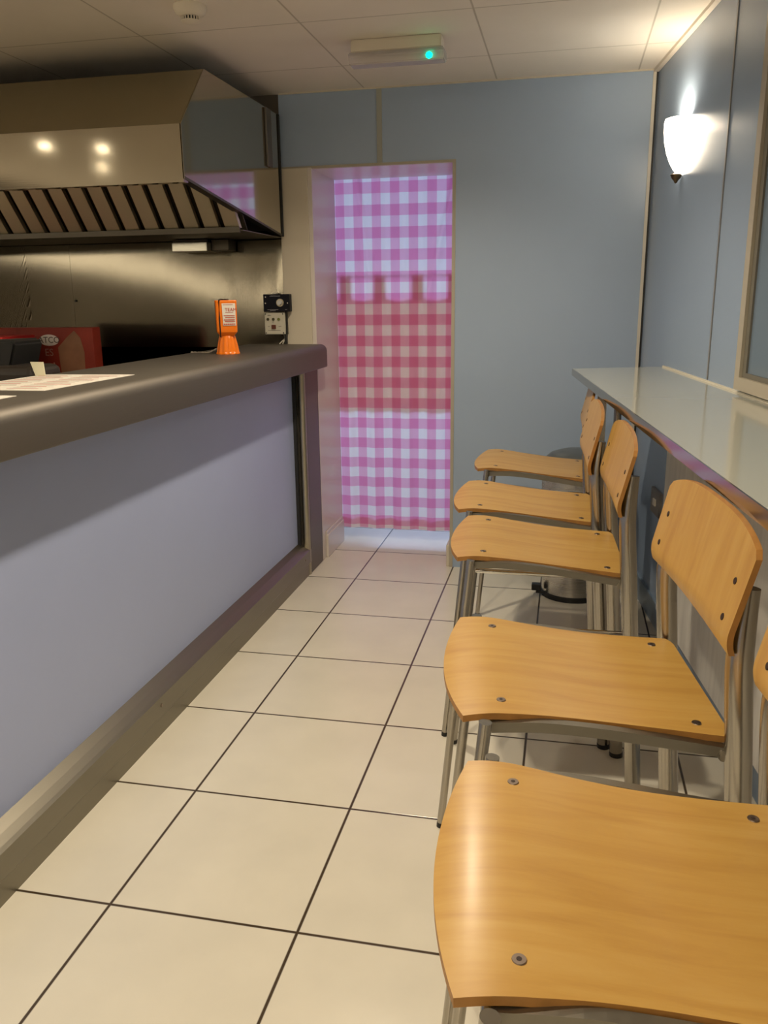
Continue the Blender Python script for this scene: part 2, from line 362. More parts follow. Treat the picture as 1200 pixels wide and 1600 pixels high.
# ------------------------------------------------------------------ pale board under the shelf and socket on right wall
o = obj('wall_board', wallbox(-1.2, 3.60, 0.115, 1.10, 0.028), WHITEW)
tag(o, 'pale vertically streaked board fixed to the right wall under the long shelf', 'wall panel')
pl = thing('wall_socket', 'small brown socket plate low on the blue right wall behind the bar chairs', 'socket', (wx(3.80), 3.80, 0.49))
obj('plate', wallbox(3.73, 3.89, 0.49, 0.60, 0.014), mat('socket_plate', (0.22, 0.20, 0.18), rough=0.4), pl)
obj('switch', wallbox(3.79, 3.83, 0.53, 0.56, 0.020, 0.014), WHITEP, pl)

# ------------------------------------------------------------------ service counter
ct = thing('service_counter', 'long takeaway counter with steel top and lavender blue front panel', 'counter', (-1.48, 1.5, 0))
Y0, Y1 = -2.6, 4.355
prof = []
def arc(cx, cz, r, a0, a1, n=6): return [(cx+r*math.cos(a0+(a1-a0)*k/n), cz+r*math.sin(a0+(a1-a0)*k/n)) for k in range(n+1)]
prof = [(-1.70, 1.175), (-1.70, 1.215)] + arc(-1.285, 1.180, 0.035, PI/2, 0) + arc(-1.258, 1.103, 0.008, 0, -PI/2, 3) + [(-1.37, 1.095), (-1.37, 1.175)]
bm = BM(); prism(bm, prof, 1, Y0, Y1)
for fc in bm.faces:
    if len(fc.verts) == 4: fc.smooth = True
top = obj('worktop', bm, STEEL_CTR, ct)
md = top.modifiers.new('bevel', 'BEVEL'); md.width = 0.012; md.segments = 3; md.angle_limit = math.radians(60)
bm = BM(); box(bm, (-1.40, Y0, 0.12), (-1.365, 4.082, 1.12)); obj('front_panel', bm, LAV, ct)
bm = BM(); box(bm, (-1.70, Y0, 0.0), (-1.40, Y1, 1.175)); obj('carcass', bm, STEEL_DARK, ct)
bm = BM(); prism(bm, [(-1.40, 0.0), (-1.312, 0.0), (-1.312, 0.062), (-1.306, 0.070), (-1.306, 0.138), (-1.316, 0.146), (-1.336, 0.160), (-1.366, 0.176), (-1.40, 0.176)], 1, Y0, 4.13)
kp = obj('kick_plate', bm, STEEL_KICK, ct)
for y in (2.37, 4.02, 0.9):
    bm = BM(); tube(bm, [(-1.307, y, 0.108), (-1.303, y, 0.108)], 0.006, 10)
    for v in bm.verts: v.co -= Vector(ct.location)
    obj('screw', bm, SCREW, kp, rel=False)
bm = BM(); box(bm, (-1.40, 4.13, 0), (-1.308, Y1, 1.12), 0.006); po = obj('end_post', bm, STEEL_CTR, ct)
bm = BM(); tube(bm, [(-1.324, 4.112, 0.0), (-1.324, 4.112, 1.12)], 0.019, 16); obj('corner_bead', bm, steel('bead_steel', (0.50, 0.46, 0.36), rough=0.4), ct)
bm = BM(); box(bm, (-1.372, 4.076, 0.17), (-1.350, 4.098, 1.12)); obj('panel_gap_shade', bm, BLACKM, ct)  # black strip painted in for the dark gap between panel and bead
bm = BM(); box(bm, (-2.38, 1.3, 0.985), (-1.705, 3.0, 1.005)); box(bm, (-2.38, 1.3, 0.0), (-2.35, 1.34, 0.986)); box(bm, (-2.38, 2.96, 0.0), (-2.35, 3.0, 0.986))
o = obj('till_shelf', bm, STEEL_DARK); tag(o, 'low dark steel shelf behind the counter carrying the black till', 'shelf')

# ------------------------------------------------------------------ extractor hood
X0, X1 = -4.7, -1.47
hd = thing('extractor_hood', 'large stainless steel extractor canopy hanging over the kitchen cooking line', 'extractor hood', (-3.0, 3.8, 1.76))
P = [(3.190, 1.905), (3.190, 2.102), (3.44, 2.348), (4.335, 2.348), (4.335, 1.765)]
def sheet(bm, x0, x1, a, b, th=0.004):
    d = Vector((b[0]-a[0], b[1]-a[1])); n = Vector((-d.y, d.x)).normalized()*th
    prism(bm, [a, b, (b[0]+n.x, b[1]+n.y), (a[0]+n.x, a[1]+n.y)], 0, x0, x1)
bm = BM(); sheet(bm, X0, X1, P[1], P[0]); sheet(bm, X0, X1, (3.187, 1.905), (3.225, 1.905), -0.012); obj('front_face', bm, STEEL_HOOD, hd)
bm = BM(); sheet(bm, X0, X1, P[2], P[1]); obj('sloping_face', bm, steel('hood_slope_steel', (0.46, 0.41, 0.29), rough=0.30, rvar=0.08), hd)
bm = BM(); box(bm, (X0, 3.44, 2.344), (X1, 4.335, 2.348)); obj('top_panel', bm, STEEL_DARK, hd)
bm = BM(); prism(bm, P, 0, X1-0.004, X1+0.002)
ep = obj('end_panel', bm, STEEL_HOOD, hd)
bm = BM(); 
for a, b in ((P[0], P[4]),):
    sheet(bm, X1-0.032, X1+0.003, (a[0], a[1]), (b[0], b[1]), 0.010)
obj('end_flange', bm, STEEL_DARK, hd)
bm = BM(); box(bm, (X1+0.002, 4.13, 2.08), (X1+0.014, 4.20, 2.345), 0.004); obj('hanging_bracket', bm, STEEL_CTR, hd)
bm = BM(); box(bm, (X1+0.002, 4.325, 1.765), (X1+0.008, 4.34, 2.35)); obj('rear_gap_shade', bm, BLACKM, hd)  # black strip standing in for the shaded gap between hood and wall
# baffle filters : sloping strips from the front lip down to the gutter
for n in range(32):
    x = X1-0.058 - n*0.100
    bm = BM()
    a = (3.60, 2.02); b = (3.80, 1.772)
    def strip(bm, x0, x1, off, th=0.004):
        prism(bm, [(a[0]+off, a[1]+off*0.8), (b[0]+off, b[1]+off*0.8), (b[0]+off+th, b[1]+off*0.8), (a[0]+off+th, a[1]+off*0.8)], 0, x0, x1)
    strip(bm, x-0.033, x+0.033, 0.0)
    box(bm, (x-0.030, 0, 0), (x-0.028, 0.001, 0.001))
    prism(bm, [(a[0], a[1]), (b[0], b[1]), (b[0]+0.03, b[1]), (a[0]+0.03, a[1])], 0, x-0.035, x-0.032)
    prism(bm, [(a[0], a[1]), (b[0], b[1]), (b[0]+0.03, b[1]), (a[0]+0.03, a[1])], 0, x+0.032, x+0.035)
    bmesh.ops.delete(bm, geom=[v for v in bm.verts if v.co.y < 1], context='VERTS')
    obj('baffle', bm, STEEL_FILT, hd)
bm = BM(); prism(bm, [(3.66, 2.02), (3.86, 1.765), (3.868, 1.765), (3.668, 2.02)], 0, X0, X1-0.01); obj('filter_back', bm, mat('dark_recess', (0.03, 0.022, 0.012), rough=0.6), hd)  # near-black sheet showing between the baffles
bm = BM(); box(bm, (X0, 3.79, 1.750), (X1-0.02, 3.80, 1.774)); box(bm, (X0, 3.80, 1.758), (X1-0.006, 4.335, 1.762)); obj('grease_gutter', bm, STEEL_DARK, hd)
bm = BM(); box(bm, (X0, 3.215, 2.015), (X1-0.01, 3.66, 2.02)); obj('inner_panel', bm, STEEL_DARK, hd)

# steel splashback sheets on kitchen wall
def buckle(x):
    K = [(-4.8, 0.010), (-3.0, 0.008), (-2.6, 0.013), (-2.2, 0.018), (-1.85, 0.027), (-1.65, 0.034), (-1.52, 0.027), (-1.46, 0.012)]
    for (x0, k0), (x1, k1) in zip(K, K[1:]):
        if x <= x1: t = (x-x0)/(x1-x0); t = t*t*(3-2*t); return k0+(k1-k0)*t
    return K[-1][1]
for i, (a, b) in enumerate(((XL+0.02, -2.7315), (-2.730, -1.4855))):
    bm = BM(); NX, NZ = 60, 12; G = []
    for k in range(NX+1):
        x = a+(b-a)*k/NX
        G.append([bm.verts.new((x, YB-0.010+buckle(x)*max(0, z-1.20), z)) for z in [0.90+0.90*m/NZ for m in range(NZ+1)]])
    for k in range(NX):
        for m in range(NZ):
            f = bm.faces.new((G[k][m], G[k+1][m], G[k+1][m+1], G[k][m+1])); f.smooth = True
    bmesh.ops.solidify(bm, geom=bm.faces[:], thickness=-0.0015)
    o = obj('splashback', bm, STEEL_SPLASH)
    tag(o, ('brushed steel wall sheet at the left edge, left of the vertical seam' if i == 0 else 'brushed steel wall sheet under the hood, between the seam and the cream pillar'), 'wall panel', 'steel splashback sheets')
o = obj('wall_rivet', (lambda b: (tube(b, [(-2.715, YB-0.009, 1.455), (-2.715, YB-0.014, 1.455)], 0.006, 12), b)[1])(BM()), BLACK)
tag(o, 'tiny dark rivet beside the vertical seam in the steel wall sheets', 'rivet')
bx = thing('hood_light_box', 'small steel box fixed under the rear edge of the extractor hood', 'light box', (-1.95, 4.25, 1.69))
bm = BM(); box(bm, (-2.03, 4.20, 1.695), (-1.835, 4.362, 1.742), 0.003); obj('housing', bm, steel('box_steel', (0.62, 0.60, 0.52), rough=0.2), bx)
bm = BM(); box(bm, (-1.835, 4.26, 1.70), (-1.74, 4.362, 1.755), 0.003); obj('bracket', bm, STEEL_DARK, bx)
bm = BM(); box(bm, (-2.04, 4.24, 1.742), (-1.85, 4.362, 1.755)); obj('mounting_plate', bm, STEEL_CTR, bx)

# back bench in the kitchen
bn = thing('kitchen_bench', 'dark steel kitchen bench behind the counter carrying the red carton', 'bench', (-3.0, 3.95, 0))
bm = BM(); box(bm, (-4.6, 3.55, 0.90), (-1.80, 4.355, 0.94), 0.004); obj('bench_top', bm, STEEL_DARK, bn)
bm = BM(); box(bm, (-4.55, 3.62, 0.10), (-1.86, 4.34, 0.90)); obj('bench_body', bm, STEEL_DARK, bn)
for xx in (-4.5, -1.92):
    for yy in (3.66, 4.30):
        bm = BM(); tube(bm, [(xx, yy, 0), (xx, yy, 0.10)], 0.02, 12); obj('leg', bm, BLACKM, bn)

# ------------------------------------------------------------------ cartons
cb = thing('food_carton', 'dark red food carton with white oval logo and pale food picture behind the till', 'box', (-2.45, 3.78, 0.94))
xr = -2.232; yf = 3.70; zt = 1.330
bm = BM(); box(bm, (-2.95, yf, 0.94), (xr, yf+0.07, zt), 0.003); obj('carton_body', bm, REDBOX, cb)
bm = BM(); lathe(bm, [(0.0, 0.0008), (0.054, 0.0008), (0.054, 0)], n=32)
for v in bm.verts: v.co = Vector((-2.470+v.co.x*1.0, yf-v.co.z, 1.270+v.co.y*0.50))
obj('oval_logo', bm, INKW, cb)
obj('logo_lettering', text_bm('ATCO', 0.042, (-2.470, yf-0.0012, 1.257), (1, 0, 0), (0, 0, 1), align='CENTER'), INKD, cb)
bm = BM(); prism(bm, [(-2.42, 1.12), (-2.425, 1.235), (-2.37, 1.285), (-2.33, 1.315), (-2.30, 1.28), (-2.285, 1.21), (-2.29, 1.12), (-2.33, 1.06), (-2.38, 1.06)], 1, yf-0.0012, yf)
obj('food_picture', bm, TAN, cb)
for tx_, hs, xx, zz in (('ES', 0.05, -2.50, 1.195), ('ub', 0.075, -2.50, 1.112)): obj('carton_lettering', text_bm(tx_, hs, (xx, yf-0.0012, zz), (1, 0, 0), (0, 0, 1)), INKT, cb)
c2 = thing('red_tray', 'bright red flat carton top showing above the till at the left edge', 'box', (-2.62, 3.45, 0.94))
bm = BM(); box(bm, (-3.05, 3.36, 0.94), (-2.475, 3.60, 1.300), 0.004); obj('carton_body', bm, REDB, c2)
obj('carton_lettering', text_bm('Fresh', 0.03, (-2.56, 3.3585, 1.265), (1, 0, 0), (0, 0, 1)), INKW, c2)

# ------------------------------------------------------------------ till behind the counter
tl = thing('till', 'black till with tilted screen behind the counter beside the red carton', 'till', (-1.9, 2.45, 1.005))
bm = BM(); box(bm, (-2.20, 2.45, 1.005), (-1.660, 2.62, 1.246), 0.028, 4); obj('till_base', bm, mat('till_base_plastic', (0.022, 0.016, 0.012), rough=0.5), tl)
bm = BM(); prism(bm, [(-2.30, 1.18), (-1.80, 1.18), (-1.785, 1.225), (-1.752, 1.318), (-1.77, 1.330), (-2.30, 1.312)], 1, 2.50, 2.66, 0.008); obj('screen_housing', bm, BLACK, tl)
bm = BM(); box(bm, (-2.02, 2.42, 1.19), (-1.90, 2.56, 1.22)); obj('screen_stand', bm, BLACK, tl)

tl.location.x -= 0.045
# ------------------------------------------------------------------ papers on the counter
def sheetof(name, label, pts, z, lines, grp):
    t = thing(name, label, 'menu', (sum(p[0] for p in pts)/4, sum(p[1] for p in pts)/4, z), grp)
    bm = BM(); prism(bm, pts, 2, z, z+0.0015); obj('paper_sheet', bm, PAPER, t)
    A, B, C, D = [Vector((*p, 0)) for p in pts]
    bmr, bmd = BM(), BM()
    rnd = random.Random(3)
    for k in range(lines):
        v = 0.07 + 0.86*k/lines
        for c0, c1 in ((0.06, 0.46), (0.54, 0.94)):
            e = c0 + (c1-c0)*rnd.uniform(0.55, 1.0); tgt = bmr if k % 4 == 0 else bmd
            def pt(u, v): return A.lerp(B, u).lerp(D.lerp(C, u), v)
            dv = 0.010 if k % 4 == 0 else 0.004
            q = [pt(c0, v), pt(e, v), pt(e, v+dv), pt(c0, v+dv)]
            prism(tgt, [(p.x, p.y) for p in q], 2, z+0.0015, z+0.0019)
    obj('red_print', bmr, INKR, t); obj('dark_print', bmd, mat('grey_ink', (0.45, 0.40, 0.36), rough=0.7), t)
    return t
sheetof('menu_sheet', 'white printed menu sheet lying on the steel counter beside the till', [(-1.695, 2.03), (-1.387, 2.03), (-1.380, 2.515), (-1.697, 2.492)], 1.2155, 26, 'menu sheets on the counter')
sheetof('menu_sheet', 'nearer menu sheet, only its corner showing at the left edge on the counter', [(-1.70, 1.42), (-1.376, 1.42), (-1.384, 1.905), (-1.70, 1.915)], 1.2155, 26, 'menu sheets on the counter')
bm = BM(); prism(bm, [(-1.752, 1.262), (-1.705, 1.262), (-1.702, 1.2172), (-1.738, 1.2172)], 1, 2.44, 2.443)
for v in bm.verts: v.co.x += 0.045
o = obj('price_card', bm, mat('card_paper', (0.72, 0.70, 0.52), rough=0.6)); tag(o, 'tiny pale card standing up at the back edge of the menu sheet', 'card')

# ------------------------------------------------------------------ orange collection pot
pc = Vector((-1.486, 3.565, 1.2155))
pt_ = thing('collection_pot', 'orange charity collection pot with white label standing on the steel counter', 'collection pot', pc)
bm = BM(); N = 24; prof = [(0.052, 0.0), (0.053, 0.004), (0.050, 0.010), (0.046, 0.035), (0.038, 0.070), (0.034, 0.080)]
rings = []
for i, (r, z) in enumerate(prof):
    ring = []
    for k in range(N*2):
        rr = r*(1 - (0.05 if (k//2) % 2 and 1 <= i <= 4 else 0)); ring.append(bm.verts.new((pc.x+rr*math.cos(PI*k/N), pc.y+rr*math.sin(PI*k/N), pc.z+z)))
    rings.append(ring)
for i in range(len(rings)-1):
    for k in range(2*N): bm.faces.new((rings[i][k], rings[i][(k+1) % (2*N)], rings[i+1][(k+1) % (2*N)], rings[i+1][k]))
bm.faces.new(rings[0][::-1]); bm.faces.new(rings[-1]); obj('pot_base', bm, ORANGE, pt_)
def rsq(h, z, rot, c, rad=0.2, n=6):
    out = []
    for q in range(4):
        for k in range(n+1):
            a = q*PI/2 + PI/2*k/n; r = h*rad; cx = (h-r)*(1 if q in (0, 3) else -1); cy = (h-r)*(1 if q in (0, 1) else -1)
            x, y = cx+r*math.cos(a), cy+r*math.sin(a)
            out.append((c.x+x*math.cos(rot)-y*math.sin(rot), c.y+x*math.sin(rot)+y*math.cos(rot), z))
    return out
ROT = math.radians(24)
bm = BM(); prev = None
for h, z in [(0.030, 0.080), (0.036, 0.086), (0.044, 0.096), (0.045, 0.104), (0.047, 0.222), (0.048, 0.228), (0.046, 0.233)]:
    ring = [bm.verts.new(p) for p in rsq(h, pc.z+z, ROT, pc)]
    if prev: 
        for k in range(len(ring)): bm.faces.new((prev[k], prev[(k+1) % len(ring)], ring[(k+1) % len(ring)], ring[k]))
    else: bm.faces.new(ring[::-1])
    prev = ring
bm.faces.new(prev); obj('pot_body', bm, ORANGE, pt_)
cx_, sx_ = math.cos(ROT), math.sin(ROT)
def pf(u, z, d): # point on the front (-y side) face of pot: u to the right
    return Vector((pc.x+u*cx_+d*sx_, pc.y+u*sx_-d*cx_, pc.z+z))
bm = BM()
q = [pf(-0.016, 0.124, 0.0468), pf(0.040, 0.124, 0.0468), pf(0.040, 0.220, 0.0490), pf(-0.018, 0.220, 0.0490)]
vs = [bm.verts.new(p) for p in q] + [bm.verts.new(p + Vector((sx_, -cx_, 0))*0.0006) for p in q]
for fcs in ((0, 1, 2, 3), (4, 5, 6, 7), (0, 1, 5, 4), (1, 2, 6, 5), (2, 3, 7, 6), (3, 0, 4, 7)): bm.faces.new([vs[i] for i in fcs])
lb = obj('label', bm, PAPER, pt_)
def ptxt(s, size, u, z, m, nm):
    o = obj(nm, text_bm(s, size, pf(u, z, 0.0502), (cx_, sx_, 0), (0, 0, 1), ext=0.0002), m, pt_, rel=False)
    for v in o.data.vertices: v.co -= pc
ptxt('TEAM', 0.020, -0.006, 0.186, INKR, 'label_heading')
bm = BM()
for z, u0, u1, hgt in [(0.213, -0.014, 0.03, 0.002), (0.180, -0.004, 0.03, 0.0015), (0.166, -0.012, 0.036, 0.003), (0.158, -0.006, 0.036, 0.003), (0.148, -0.012, 0.036, 0.003), (0.141, -0.008, 0.036, 0.003)]:
    a, b = pf(u0, z, 0.0500), pf(u1, z, 0.0500); c_, d_ = pf(u1, z+hgt, 0.0503), pf(u0, z+hgt, 0.0503)
    bm.faces.new([bm.verts.new(p) for p in (a, b, c_, d_)])
for k in range(12):
    u = -0.013+k*0.0042; a, b = pf(u, 0.127, 0.0498), pf(u+0.0026, 0.127, 0.0498); c_, d_ = pf(u+0.0026, 0.134, 0.0502), pf(u, 0.134, 0.0502)
    bm.faces.new([bm.verts.new(p) for p in (a, b, c_, d_)])
obj('label_print', bm, INKR, pt_, recalc=False)
bm = BM(); tube(bm, [pf(-0.030, 0.075, 0.040), pf(-0.030, 0.100, 0.0475), pf(-0.030, 0.16, 0.0490), pf(-0.029, 0.232, 0.0495), pf(-0.026, 0.2355, 0.042), pf(0.0, 0.2355, 0.02), pf(0.012, 0.2355, 0.0)], 0.0028, 8)
obj('strap', bm, BLACK, pt_)
bm = BM(); rnd = random.Random(5); pts = []
for k in range(36):
    t = k/35; pts.append((-1.53 - 0.17*t + 0.0, 3.60+0.035*t+0.006*math.sin(k*1.7), 1.2175 + 0.030*max(0, 1-t*2.4) + 0.0012*math.sin(k*2.9)))
for k in range(0, 35):
    tube(bm, [pts[k], pts[k+1]], 0.0018 if k % 2 else 0.0034, 6)
obj('cable_tie', bm, WHITEP, pt_)

# ------------------------------------------------------------------ fan control and switch panel on pillar
fc_ = thing('fan_speed_control', 'black fan speed control with round silver knob, above the white switch box', 'controller', (-1.51, 4.30, 1.386))
bm = BM(); box(bm, (-1.582, 4.290, 1.386), (-1.436, 4.330, 1.476), 0.003); obj('housing', bm, NAVY, fc_)
bm = BM(); tube(bm, [(-1.487, 4.290, 1.432), (-1.487, 4.282, 1.432)], 0.020, 24); kb = obj('dial_ring', bm, STEEL_FILT, fc_)
bm = BM(); tube(bm, [(-1.487, 4.284, 1.432), (-1.487, 4.268, 1.432)], 0.014, 24, radii=[0.0145, 0.0115]); obj('knob', bm, mat('knob_grey', (0.55, 0.55, 0.55), rough=0.3), fc_)
for x, z in ((-1.568, 1.462), (-1.570, 1.430), (-1.447, 1.430)):
    bm = BM(); tube(bm, [(x, 4.290, z), (x, 4.288, z)], 0.003, 8); obj('screw', bm, WHITEP, fc_)
bm = BM()
join(bm, text_bm('CONTROLLER', 0.009, (-1.545, 4.2895, 1.463), (1, 0, 0), (0, 0, 1)))
for x0, x1, z in ((-1.560, -1.50, 1.396), (-1.545, -1.515, 1.391), (-1.462, -1.45, 1.396)): box(bm, (x0, 4.2893, z), (x1, 4.2902, z+0.002))
obj('face_print', bm, mat('grey_print', (0.3, 0.3, 0.32), rough=0.6), fc_)
bm = BM(); box(bm, (-1.536, 4.31, 1.476), (-1.520, 4.35, 1.484), 0.003); obj('top_fixing', bm, WHITEP, fc_)
sw = thing('gas_switch_box', 'cream alarm switch box with three round lamps and a red square button', 'switch box', (-1.52, 4.31, 1.265))
bm = BM(); box(bm, (-1.583, 4.300, 1.268), (-1.470, 4.335, 1.382), 0.004); obj('housing', bm, mat('switch_box_plastic', (0.58, 0.55, 0.45), rough=0.4), sw)
for i, x in enumerate((-1.563, -1.533, -1.503)):
    bm = BM(); tube(bm, [(x, 4.300, 1.347), (x, 4.296, 1.347)], 0.0075, 14); obj('indicator_lamp', bm, mat('lamp_dark', (0.06, 0.05, 0.02), rough=0.3) if i < 2 else mat('lamp_olive', (0.16, 0.18, 0.04), rough=0.3), sw)
bm = BM(); box(bm, (-1.544, 4.294, 1.296), (-1.520, 4.301, 1.318), 0.002); obj('button', bm, mat('dark_red_plastic', (0.12, 0.03, 0.015), rough=0.4), sw)
for x, z in ((-1.576, 1.374), (-1.479, 1.374), (-1.576, 1.276), (-1.479, 1.276)):
    bm = BM(); tube(bm, [(x, 4.300, z), (x, 4.2985, z)], 0.0035, 8); obj('screw', bm, BLACK, sw)
bm = BM()
for x0, x1, z in ((-1.565, -1.545, 1.364), (-1.540, -1.53, 1.332), (-1.505, -1.49, 1.308), (-1.565, -1.555, 1.308), (-1.565, -1.495, 1.288), (-1.565, -1.55, 1.368)): box(bm, (x0, 4.2993, z), (x1, 4.3002, z+0.002))
obj('face_print', bm, INKD, sw)
bm = BM(); tube(bm, smooth_path([(-1.49, 4.34, 1.27), (-1.485, 4.335, 1.245), (-1.50, 4.33, 1.23), (-1.512, 4.32, 1.2165)]), 0.003, 8)
tube(bm, smooth_path([(-1.482, 4.34, 1.27), (-1.478, 4.33, 1.245), (-1.487, 4.32, 1.23), (-1.492, 4.315, 1.2165)]), 0.003, 8)
obj('cable', bm, WHITEP, sw)
bm = BM(); box(bm, (-1.480, 4.315, 1.217), (-1.468, 4.334, 1.268)); box(bm, (-1.470, 4.315, 1.268), (-1.463, 4.334, 1.386)); obj('conduit', bm, BLACK, sw)

fc_.location.y += 0.018; sw.location.y += 0.018
# ------------------------------------------------------------------ curtain in doorway (front gingham + shorter tab-top one behind)
def curtain(name, m, x0, x1, z0, z1, yc, amp, nf, phase, us, thick=0.0012, zfun=None, nz=60, nx=160, drift=0.0):
    bm = BM(); uvl = bm.loops.layers.uv.new('UVMap'); g = []
    for j in range(nz+1):
        v = j/nz; row = []
        for i in range(nx+1):
            u = i/nx
            zz = z0 + (z1-z0)*v
            if zfun: zz = z0 + (zfun(x0+(x1-x0)*u)-z0)*v
            gat = 0.35 + 0.65*(1-v)
            yy = yc + amp*gat*math.sin(2*PI*(nf*u) + phase + 0.8*math.sin(3*v+u*5)) + 0.35*amp*math.sin(2*PI*nf*2.3*u+1.1+2*v)
            # diagonal swag creases near the top
            if amp > 0.005: yy += -0.034*math.exp(-((u-0.20-(1-v)*0.30)/0.022)**2)*max(0, v-0.62)*2 - 0.040*math.exp(-((u-0.90+(1-v)*0.62)/0.024)**2)*max(0, v-0.55)*2
            row.append(bm.verts.new((x0+(x1-x0)*u + drift*(1-v)*(1-u), yy, zz)))
        g.append(row)
    for j in range(nz):
        for i in range(nx):
            f = bm.faces.new((g[j][i], g[j][i+1], g[j+1][i+1], g[j+1][i])); f.smooth = True
            for l, (a, b) in zip(f.loops, ((i, j), (i+1, j), (i+1, j+1), (i, j+1))):
                co = g[b][a].co; l[uvl].uv = ((co.x-x0)*us, co.z)
    o = obj(name, bm, m, None, recalc=False)
    return o
cu = curtain('gingham_curtain', GING, XO0-0.045, XO1+0.045, 0.075, 2.160, YB+0.450, 0.009, 5.2, 0.4, 1.137)
tag(cu, 'long pink and white gingham curtain hanging across the doorway', 'curtain')
hem = curtain('hem', HEM, XO0-0.045, XO1+0.045, 0.076, 0.145, YB+0.465, 0.0, 5.2, 0.4, 1.137, nz=3)
hem.parent = cu
bm = BM(); tube(bm, [(XO0-0.10, YB+0.452, 2.150), (XO1+0.10, YB+0.452, 2.150)], 0.006, 10)
for xx in (XO0-0.10, XO1+0.10): box(bm, (xx-0.006, YB+0.400, 2.142), (xx+0.006, YB+0.456, 2.158))
obj('curtain_rod', bm, WHITEP, cu)
TABS = [-1.262, -1.062, -0.842, -0.636]
c2_ = thing('tab_top_curtain', 'short reddish gingham tab-top curtain showing through behind the long pink curtain', 'curtain', (-0.94, YB+0.49, 0.80))
def ztop(x):
    d = min(abs(x-t) for t in TABS); return 1.452 + 0.0*d - 0.018*min(1, d/0.09)
cc = curtain('cloth_panel', GING2, -1.345, XO1-0.020, 0.80, 1.452, YB+0.474, 0.003, 4, 0.0, 1.137, zfun=ztop)
cc.parent = c2_
for v in cc.data.vertices: v.co -= Vector(c2_.location)
for tx in TABS:
    bm = BM(); uvl = bm.loops.layers.uv.new('UVMap')
    vs = [bm.verts.new(p) for p in ((tx-0.034, YB+0.474, 1.44), (tx+0.034, YB+0.474, 1.44), (tx+0.030, YB+0.474, 1.578), (tx-0.030, YB+0.474, 1.578))]
    f = bm.faces.new(vs)
    for l in f.loops: l[uvl].uv = (0.03, 0.02)
    vs2 = [bm.verts.new(v.co+Vector((0, 0.018, 0))) for v in vs]; f = bm.faces.new(vs2)
    for l in f.loops: l[uvl].uv = (0.03, 0.02)
    obj('tab', bm, GING2, c2_, recalc=False)
bm = BM(); tube(bm, [(-1.42, YB+0.483, 1.570), (-0.47, YB+0.483, 1.570)], 0.004, 10)
for xx in (-1.42, -0.47): box(bm, (xx-0.006, YB+0.400, 1.562), (xx+0.006, YB+0.506, 1.578))
obj('rod', bm, WHITEP, c2_)
# back room window giving the daylight
w = obj('window_2', box(BM(), (-1.75, 7.285, 1.0), (-0.15, 7.298, 2.3)), DAY); w['kind'] = 'structure'
bm = BM()
for a, b in (((-1.83, 0.92), (-1.75, 2.38)), ((-0.15, 0.92), (-0.07, 2.38)), ((-1.75, 0.92), (-0.15, 1.0)), ((-1.75, 2.30), (-0.15, 2.38))): box(bm, (a[0], 7.27, a[1]), (b[0], 7.30, b[1]))
obj('window_frame', bm, BACKWALL, w)

# ------------------------------------------------------------------ wall shelf (eating bar)
sh = thing('eating_bar', 'long pale glossy eating shelf along the right wall above the chair backs', 'shelf', (0.4, 2.0, 1.141))
yN = -1.2
def fx(y): return 0.030 + (3.767-y)*(0.297-0.025)/(3.767-1.266)
poly = [(fx(3.767), 3.767), (wx(3.895)+0.0, 3.895), (wx(yN), yN), (fx(yN), yN)]
bm = BM(); prism(bm, poly, 2, 1.122, 1.141, 0.001); obj('shelf_board', bm, SHELFTOP, sh)
bm = BM(); prism(bm, [(fx(3.767)-0.003, 3.767), (fx(3.767)+0.003, 3.767), (fx(yN)+0.003, yN), (fx(yN)-0.003, yN)], 2, 1.1125, 1.1405); obj('edge_band', bm, SHELFEDGE, sh)
bm = BM(); d = 0.0125; poly2 = [(fx(3.767)+0.003, 3.765), (wx(3.885), 3.885), (wx(yN), yN), (fx(yN)+0.003, yN)]; prism(bm, poly2, 2, 1.1128, 1.122); obj('underside', bm, mat('dark_chipboard', (0.16, 0.12, 0.08), rough=0.6), sh)
q = wallbox(yN, 3.88, 1.1405, 1.1475, 0.007); obj('sealant', q, mat('sealant', (0.70, 0.66, 0.56), rough=0.4), sh)
# supports under the far end
for i, (x, y, s_, m) in enumerate(((0.160, 3.745, 0.020, CHROME), (0.228, 3.72, 0.016, TUBE))):
    bm = BM()
    if i == 0: box(bm, (x-s_, y-s_, 0), (x+s_, y+s_, 1.1125), 0.002)
    else: tube(bm, [(x, y, 0), (x, y, 1.1125)], s_, 16)
    o = obj('shelf_support', bm, m); tag(o, ('square chrome support post under the far end of the eating shelf' if i == 0 else 'round steel support post beside the square chrome one under the shelf'), 'post', 'support posts under the eating shelf')

